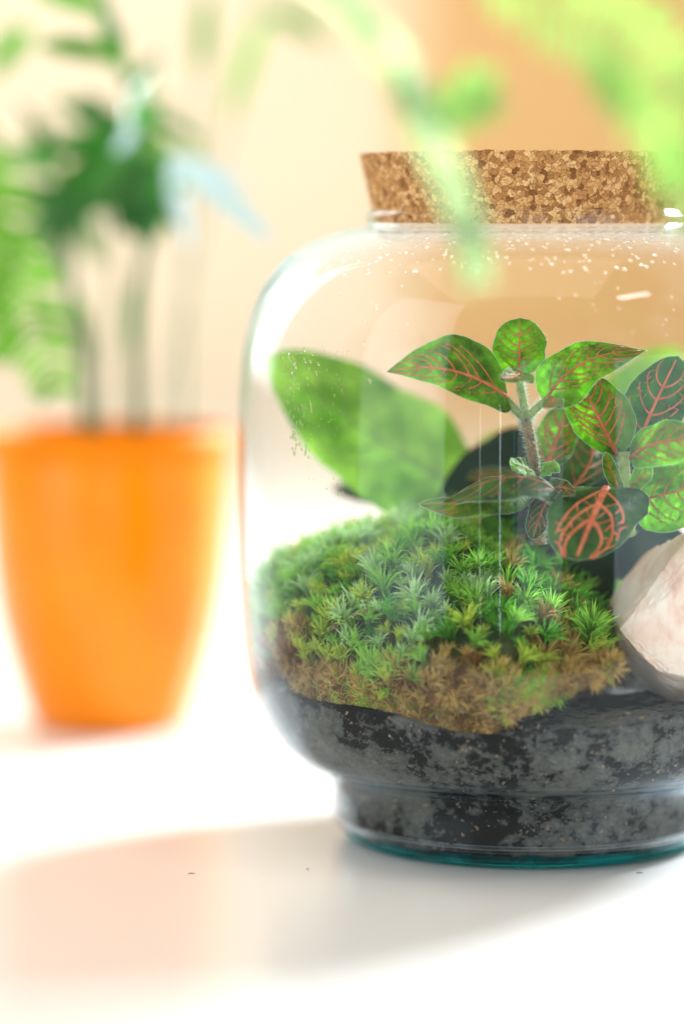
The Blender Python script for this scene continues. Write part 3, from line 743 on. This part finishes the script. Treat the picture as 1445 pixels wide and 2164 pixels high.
# drooping front leaf
leaf('leaf', pl, (1280, 1030, .985), (1255, 1085, .966), (1215, 1185, .9625), (-95, -12, .010), (110, 0, .012), M['leaf_dark'], V1, (.38, .42), 3, seed=11, vw=.00095, wavy=.0012, rise=.7)
leaf('leaf', pl, (1150, 1045, 1.0), (1180, 1030, .985), (1215, 1040, .972), (0, -20, .012), (0, 22, -.004), M['leaf_dark'], V2, (.5, .6), 4, seed=12)
leaf('leaf', pl, (1200, 1040, 1.01), (1250, 960, 1.02), (1230, 880, 1.03), (-55, 0, .01), (60, 0, .01), M['leaf_dark'], V2, (.5, .5), 4, seed=13)
pr = empty('nerve_plant', P(1325, 1100, .995))
tag(pr, 'pink veined nerve plant with broad dark leaves above the pink stone at the right edge', 'plant')
stem(pr, [(1328, 1130, 1.004), (1325, 1060, 1.0), (1318, 1000, .996), (1318, 955, .995)], (.0022, .0019), M['stem_green'], 150, 6)
leaf('leaf', pr, (1304, 962, .996), (1262, 880, .990), (1222, 798, .996), (-62, 8, .006), (68, -28, .004), M['leaf_mid'], V1, (.5, .55), 6, seed=20, vw=.0005)
leaf('leaf', pr, (1340, 955, 1.0), (1380, 860, .998), (1432, 752, 1.004), (-66, -18, .006), (62, 28, .004), M['leaf_dark'], V1, (.5, .55), 5, seed=21, vw=.0005)
leaf('leaf', pr, (1330, 968, .992), (1395, 935, .978), (1500, 930, .974), (4, 48, -.002), (-8, -44, .006), M['leaf_mid'], V2, (.5, .5), 5, seed=22, vw=.0005)
leaf('leaf', pr, (1335, 1060, .998), (1420, 1040, .99), (1560, 1000, .992), (6, 80, -.004), (-10, -70, .01), M['leaf_mid'], V2, (.5, .6), 5, seed=23, vw=.0004)
leaf('leaf', pr, (1312, 1040, .992), (1292, 1000, .988), (1278, 955, .988), (-14, 6, .002), (16, 0, .002), M['leaf_lime'], V2, (.5, .5), 4, seed=24, vw=.00025)
leaf('leaf', pr, (1330, 1030, .99), (1352, 1008, .985), (1378, 990, .985), (-8, -22, .002), (8, 20, .002), M['leaf_lime'], V2, (.5, .5), 4, seed=25, vw=.00025)
# broad-leaved plant behind
bp = empty('broad_leaf_plant', P(1000, 1110, 1.075))
tag(bp, 'plant with large smooth green leaves behind the moss and the nerve plants', 'plant')
leaf('leaf', bp, (962, 1030, 1.07), (765, 905, 1.078), (566, 752, 1.072), (-44, 118, -.004), (85, -92, .012), M['broad'], M['broad_vein'], (.34, .56), 5, rim=True, seed=30, wavy=.001, quilt=.0002, vw=.0005)
leaf('leaf', bp, (1010, 1080, 1.075), (860, 1045, 1.09), (700, 1035, 1.10), (0, 34, -.01), (0, -30, .02), M['broad_shaded'], None, (.5, .6), seed=31, rim=False, quilt=.0001)
leaf('leaf', bp, (930, 1085, 1.05), (1040, 980, 1.055), (1140, 915, 1.06), (-40, -36, .01), (44, 40, -.01), M['broad_shaded'], None, (.5, .5), seed=32, rim=False, quilt=.0001)
leaf('leaf', bp, (960, 1070, 1.08), (1040, 965, 1.09), (1120, 920, 1.1), (-34, -26, .01), (34, 26, .01), M['broad'], None, (.5, .5), seed=33, rim=False, quilt=.0001)
leaf('leaf', bp, (1250, 900, 1.10), (1340, 810, 1.11), (1440, 740, 1.12), (-34, -34, .01), (34, 34, .01), M['broad'], None, (.5, .5), seed=34, rim=False, quilt=.0001)
leaf('leaf', bp, (1130, 1090, 1.03), (1120, 1150, 1.028), (1105, 1220, 1.02), (-70, -6, .004), (60, 8, .004), M['broad_shaded'], None, (.5, .5), seed=38, rim=False, quilt=.0001)
leaf('leaf', bp, (1330, 1090, 1.03), (1340, 1150, 1.03), (1350, 1240, 1.03), (-80, 0, .004), (110, 0, .004), M['broad_shaded'], None, (.5, .5), seed=39, rim=False, quilt=.0001)
leaf('leaf', bp, (1230, 1090, 1.03), (1245, 1170, 1.025), (1262, 1290, 1.02), (-58, 0, .004), (58, 0, .004), M['broad_shaded'], None, (.5, .5), seed=35, rim=False, quilt=.0001)
leaf('leaf', bp, (1130, 1130, 1.04), (1225, 1010, 1.04), (1300, 870, 1.05), (-110, -30, .01), (95, 30, .01), M['broad_shaded'], None, (.5, .45), seed=36, rim=False, quilt=.0001)
leaf('leaf', bp, (960, 1110, 1.05), (1090, 1040, 1.045), (1230, 960, 1.05), (-50, -56, .01), (60, 70, .01), M['broad_shaded'], None, (.5, .45), seed=37, rim=False, quilt=.0001)
stem(bp, [(1010, 1150, 1.075), (1000, 1080, 1.073), (975, 1040, 1.071), (955, 1028, 1.07)], (.002, .0014), M['stem_green'])

# ------------------------------------------------------------------ stone
def stone_mat():
    t = NT('pink_quartz'); p = t.n('ShaderNodeBsdfPrincipled', i_Roughness=.6); p.inputs['Subsurface Weight'].default_value = .15; p.inputs['Subsurface Radius'].default_value = (.004, .002, .0015)
    tc = t.n('ShaderNodeTexCoord'); nz = t.n('ShaderNodeTexNoise', i_Scale=45, i_Detail=8, i_Roughness=.65, i_Distortion=1.2); t.l(tc, 'Object', nz, 'Vector')
    r = t.ramp([(.30, (.66, .34, .25)), (.42, (.82, .60, .49)), (.56, (.86, .74, .64)), (.75, (.84, .76, .66))]); t.l(nz, 0, r, 0); t.l(r, 0, p, 'Base Color')
    n2 = t.n('ShaderNodeTexNoise', i_Scale=300, i_Detail=6); t.l(tc, 'Object', n2, 'Vector')
    b = t.n('ShaderNodeBump', i_Strength=.5, i_Distance=.001); t.l(n2, 0, b, 'Height'); t.l(b, 0, p, 'Normal'); t.surf(p); return t.m
c = P(1440, 1312, 1.0)
def stone(c, mat):
    import bmesh
    bm = bmesh.new(); bmesh.ops.create_icosphere(bm, subdivisions=6, radius=1)
    pl_ = [((-.80, -.25, .55), .62), ((.75, -.2, .6), .66), ((-.55, -.3, -.80), .66), ((0, -1, .12), .60), ((.5, -.75, .35), .64), ((-.1, -.4, -.9), .72), ((-.25, -.85, .45), .66), ((.1, .4, .9), .8), ((-.95, -.2, -.2), .80), ((.8, -.3, -.5), .7)]
    pl_ = [(Vector(a).normalized(), b) for a, b in pl_]
    for v in bm.verts:
        p = v.co.copy()*1.15
        for _ in range(2):
            for n, dd in pl_:
                e = p.dot(n)-dd
                if e > 0: p -= n*e*.97
        p += p.normalized()*(.035*noise.fractal(p*2.6+Vector((4, 0, 0)), 1, 2, 6)+.012*noise.noise(p*14)+.010*noise.noise(p*38)+.007*noise.noise(p*90))
        v.co = Vector((p.x*.0275, p.y*.022, p.z*.0315))
    me = bpy.data.meshes.new('stone'); bm.to_mesh(me); bm.free(); me.materials.append(mat); me.polygons.foreach_set('use_smooth', [True]*len(me.polygons))
    o = bpy.data.objects.new('stone', me); COL.objects.link(o); o.location = c; o.rotation_euler = (0, R(8), R(-12)); return o
st = stone(c, stone_mat())
tag(st, 'pale pink and white rough stone resting on the soil at the right edge', 'stone')

# ------------------------------------------------------------------ orange pot and palm
YP = 1.295
pc = P(232, 1522, YP); pc.z = 0
s1 = YP/F
def zp(py): return P(232, py, YP).z
hp = zp(905)
pot = empty('flower_pot', pc); tag(pot, 'glossy orange tapered plastic flower pot standing on the table left of the jar', 'pot')
M['rim'] = simple('orange_rim', (.86, .20, .0), (.90, .235, .0), rough=.5, scale=30, spec=.12)
lathe('body', smooth_prof([(.0002, .0002), (120*s1, .0002), (156*s1, .0015), (180*s1, hp*.09), (207*s1, hp*.22), (231*s1, hp*.37), (246*s1, hp*.54), (254*s1, hp*.75), (257*s1, hp*.905)], 40), M['orange'], pot, 96)
lathe('rim', [(257.2*s1, hp*.906), (261*s1, hp*.91), (264*s1, hp*.998), (261*s1, hp), (256*s1, hp*.995), (252*s1, hp*.9), (240*s1, hp*.80)], M['rim'], pot, 96)
lathe('soil', [(.0002, hp*.9), (140*s1, hp*.905), (247*s1, hp*.89)], M['potsoil'], pot, 48)
palm = empty('potted_palm', (pc.x, pc.y, hp*.9)); tag(palm, 'dark green palm with slender stems growing in the orange pot', 'plant')
def blade(parent, a, b, w, mat, sag=.1, seed=0, name='leaflet', nseg=7, ref=None):
    o0 = ref if ref is not None else parent.location
    rnd = random.Random(seed); ax = b-a; L = ax.length
    side = ax.cross(Vector((rnd.gauss(0, .25), -1, rnd.gauss(0, .35)))).normalized(); nn = side.cross(ax).normalized()
    vs = []; fs = []
    for sg in (1, -1):
        for i in range(nseg+1):
            t = i/nseg; c = a.lerp(b, t)+Vector((0, 0, math.sin(math.pi*t)*sag*L))
            ww = w*.5*(math.sin(math.pi*min(1, t*.92+.08))**.6 if t < 1 else .02)
            for j in (-1, 0, 1):
                vs.append(c+side*(j*ww)+nn*(-abs(j)*ww*.25+sg*.0001*(j == 0))-o0)
    off = (nseg+1)*3
    for i in range(nseg):
        for j in range(2):
            q = i*3+j; fs.append((q, q+1, q+4, q+3)); q += off; fs.append((q, q+3, q+4, q+1))
    return mesh_obj(name, vs, fs, mat, parent)
def pstem(pts, r0, r1, mat='palm_stem', name='stem'):
    path = catmull([P(*q) for q in pts], 20); mb = MB()
    mb.tube([q-palm.location for q in path], [.66*(r0+(r1-r0)*i/20) for i in range(21)], 8); return mb.build(name, M[mat], palm), path
stems = [
    pstem([(188, 925, 1.30), (180, 800, 1.30), (160, 640, 1.30), (130, 480, 1.305), (110, 300, 1.31), (40, 220, 1.32)], .0045, .0018),
    pstem([(288, 925, 1.285), (288, 760, 1.285), (295, 600, 1.285), (310, 470, 1.285), (285, 250, 1.28), (235, 40, 1.275), (200, -60, 1.27)], .0042, .0016),
    pstem([(215, 925, 1.31), (225, 750, 1.32), (240, 560, 1.33), (200, 380, 1.34), (120, 260, 1.35)], .0018, .0012),
    pstem([(388, 925, 1.33), (392, 700, 1.36), (405, 420, 1.40), (425, 180, 1.42), (430, -60, 1.44)], .0016, .0012),
    pstem([(330, 925, 1.33), (420, 500, 1.42), (500, 200, 1.46), (560, -60, 1.5)], .0012, .001)]
LF = [  # base px, tip px, width px, depth, material
    ((270, 300), (60, 330), 60, 1.30, 'palm'), ((275, 290), (110, 210), 55, 1.31, 'palm'), ((270, 260), (330, 150), 60, 1.28, 'palm'),
    ((280, 300), (170, 470), 62, 1.29, 'palm'), ((290, 320), (250, 500), 65, 1.28, 'palm'), ((300, 330), (330, 520), 70, 1.28, 'palm'),
    ((280, 340), (120, 440), 70, 1.30, 'palm'), ((300, 350), (390, 460), 66, 1.28, 'palm'), ((310, 340), (440, 330), 50, 1.29, 'palm_light'),
    ((250, 120), (80, 95), 48, 1.27, 'palm_light'), ((255, 150), (215, 20), 52, 1.27, 'palm'), ((265, 190), (340, 110), 42, 1.27, 'palm'),
    ((280, 230), (330, 260), 60, 1.27, 'palm'), ((285, 270), (240, 320), 46, 1.26, 'palm_sky_sheen'),
    ((360, 350), (404, 535), 48, 1.26, 'palm_sky_sheen'), ((380, 350), (585, 520), 52, 1.265, 'palm_sky_sheen'), ((350, 330), (540, 400), 30, 1.27, 'palm_sky_sheen'),
    ((130, 420), (20, 560), 55, 1.31, 'palm'), ((130, 400), (0, 430), 60, 1.32, 'palm'), ((125, 360), (-20, 330), 60, 1.32, 'palm'), ((135, 430), (110, 600), 52, 1.31, 'palm'),
    ((120, 330), (60, 250), 52, 1.32, 'palm'), ((140, 380), (250, 330), 60, 1.31, 'palm'), ((150, 450), (215, 560), 55, 1.3, 'palm_light'),
    ((235, 430), (330, 400), 66, 1.32, 'palm'), ((230, 400), (130, 390), 66, 1.33, 'palm'), ((220, 380), (190, 270), 52, 1.33, 'palm'), ((245, 450), (350, 470), 60, 1.32, 'palm'),
    ((150, 620), (190, 790), 48, 1.29, 'palm'), ((290, 600), (275, 760), 40, 1.28, 'palm'), ((200, 260), (190, 200), 60, 1.33, 'palm'),
    ((225, 20), (70, -20), 50, 1.27, 'palm_light'), ((425, 150), (440, -20), 40, 1.42, 'palm_light'), ((480, 250), (560, 30), 34, 1.46, 'palm_light'), ((60, 60), (-30, 160), 60, 1.36, 'palm_light'), ((560, 20), (700, 90), 60, 1.5, 'palm_light')]
rnd = random.Random(21)
for i in range(24):
    cx_, cy_ = rnd.choice([(290, 330), (250, 380), (180, 370), (270, 260), (140, 400)]); an = rnd.uniform(-.5, 3.7); ln = rnd.uniform(130, 250)
    LF.append(((cx_+rnd.gauss(0, 15), cy_+rnd.gauss(0, 25)), (cx_+math.cos(an)*ln*.85, cy_+math.sin(an)*ln*.75), rnd.uniform(24, 44), rnd.uniform(1.28, 1.34), rnd.choice(['palm', 'palm', 'palm', 'palm_light'])))
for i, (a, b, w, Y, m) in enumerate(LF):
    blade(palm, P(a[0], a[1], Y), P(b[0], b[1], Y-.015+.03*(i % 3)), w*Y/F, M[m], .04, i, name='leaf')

# ------------------------------------------------------------------ ferns
def fern(name, path, Y, llen, n, mat, label, lw=22, seed=0, group=None, taper=(.5, 1, .3), ang=70, rach=.0007):
    rnd = random.Random(seed)
    pts = catmull([P(x, y, Y+dy) for (x, y, dy) in path], 40); root = empty(name, pts[0])
    tag(root, label, 'fern', group)
    mb = MB(); mb.tube([q-root.location for q in pts], [rach*(1-.6*i/40) for i in range(41)], 6); mb.build('rachis', mat, root)
    for i in range(n):
        t = (i+.5)/n; k = min(int(t*40), 39); p = pts[k].lerp(pts[k+1], t*40-k); tg = (pts[k+1]-pts[k]).normalized()
        side = tg.cross(Vector((0, 1, 0))).normalized(); f = float(np.interp(t, [0, .5, 1], taper))
        for sg in (1, -1):
            L = llen*Y/F*f*rnd.uniform(.85, 1.1); dr = (side*sg*math.sin(R(ang))+tg*math.cos(R(ang))+Vector((0, rnd.gauss(0, .25), rnd.gauss(0, .08)))).normalized()
            blade(root, p, p+dr*L, lw*Y/F, mat, rnd.uniform(-.03, .08), seed*100+i, nseg=4)
    return root
GF = 'fern fronds around the edges of the picture'
fern('fern_frond', [(-70, 250, 0), (-20, 400, 0), (25, 560, 0), (70, 700, 0), (120, 830, 0)], 1.22, 130, 26, M['fern'], 'bright green fern frond at the left edge beside the palm stems', 17, 1, GF, (.6, 1, .4), 62)
fern('fern_frond', [(-80, 320, 0), (-50, 480, 0), (-30, 620, 0), (-20, 760, 0)], 1.25, 120, 20, M['fern'], 'darker green fern frond half cut off by the left edge', 20, 2, GF, (.8, 1, .4), 62)
fern('fern_frond', [(650, -60, 0), (745, 20, 0), (835, 140, 0), (905, 280, 0), (960, 410, 0), (995, 510, 0), (1006, 590, 0)], .79, 54, 44, M['fern_mint'], 'pale mint frond hanging in front of the cork stopper', 26, 3, GF, (.9, 1, .8), 55)
fern('fern_frond', [(1020, -70, 0), (1180, 10, 0), (1310, 95, 0), (1400, 190, 0), (1470, 300, 0), (1520, 400, 0)], .79, 165, 24, M['fern_lime'], 'broad lime green frond across the upper right corner', 24, 4, GF, (.7, 1, .9), 65)
fern('fern_frond', [(930, 270, 0), (965, 235, 0), (1005, 205, 0), (1040, 190, 0)], .79, 90, 6, M['fern_lime'], 'small lime frond tip above the left half of the cork', 34, 5, GF, (.7, 1, .5), 60)

# ------------------------------------------------------------------ specks on the table
rnd = random.Random(8)
def on_table(x, y):
    d = ray(x, y); return CAM+d*(-CAM.z/d.z)
for i, (x, y, lb) in enumerate([(405, 1847, 'short brown speck on the bare table far left of the jar foot'), (650, 1838, 'tiny dark speck on the table just left of the jar foot'),
                                (1350, 1846, 'short brown speck on the table in front of the jar foot')]):
    p = on_table(x, y); mb = MB(); L = .0012 if i != 1 else .0004
    mb.tube([p+Vector((-L, 0, .0002)), p+Vector((0, .0002, .0003)), p+Vector((L, .0001, .0002))], [.0001, .00018, .00008], 5)
    tag(mb.build('speck', M['crumb']), lb, 'crumb', group='crumbs on the table')
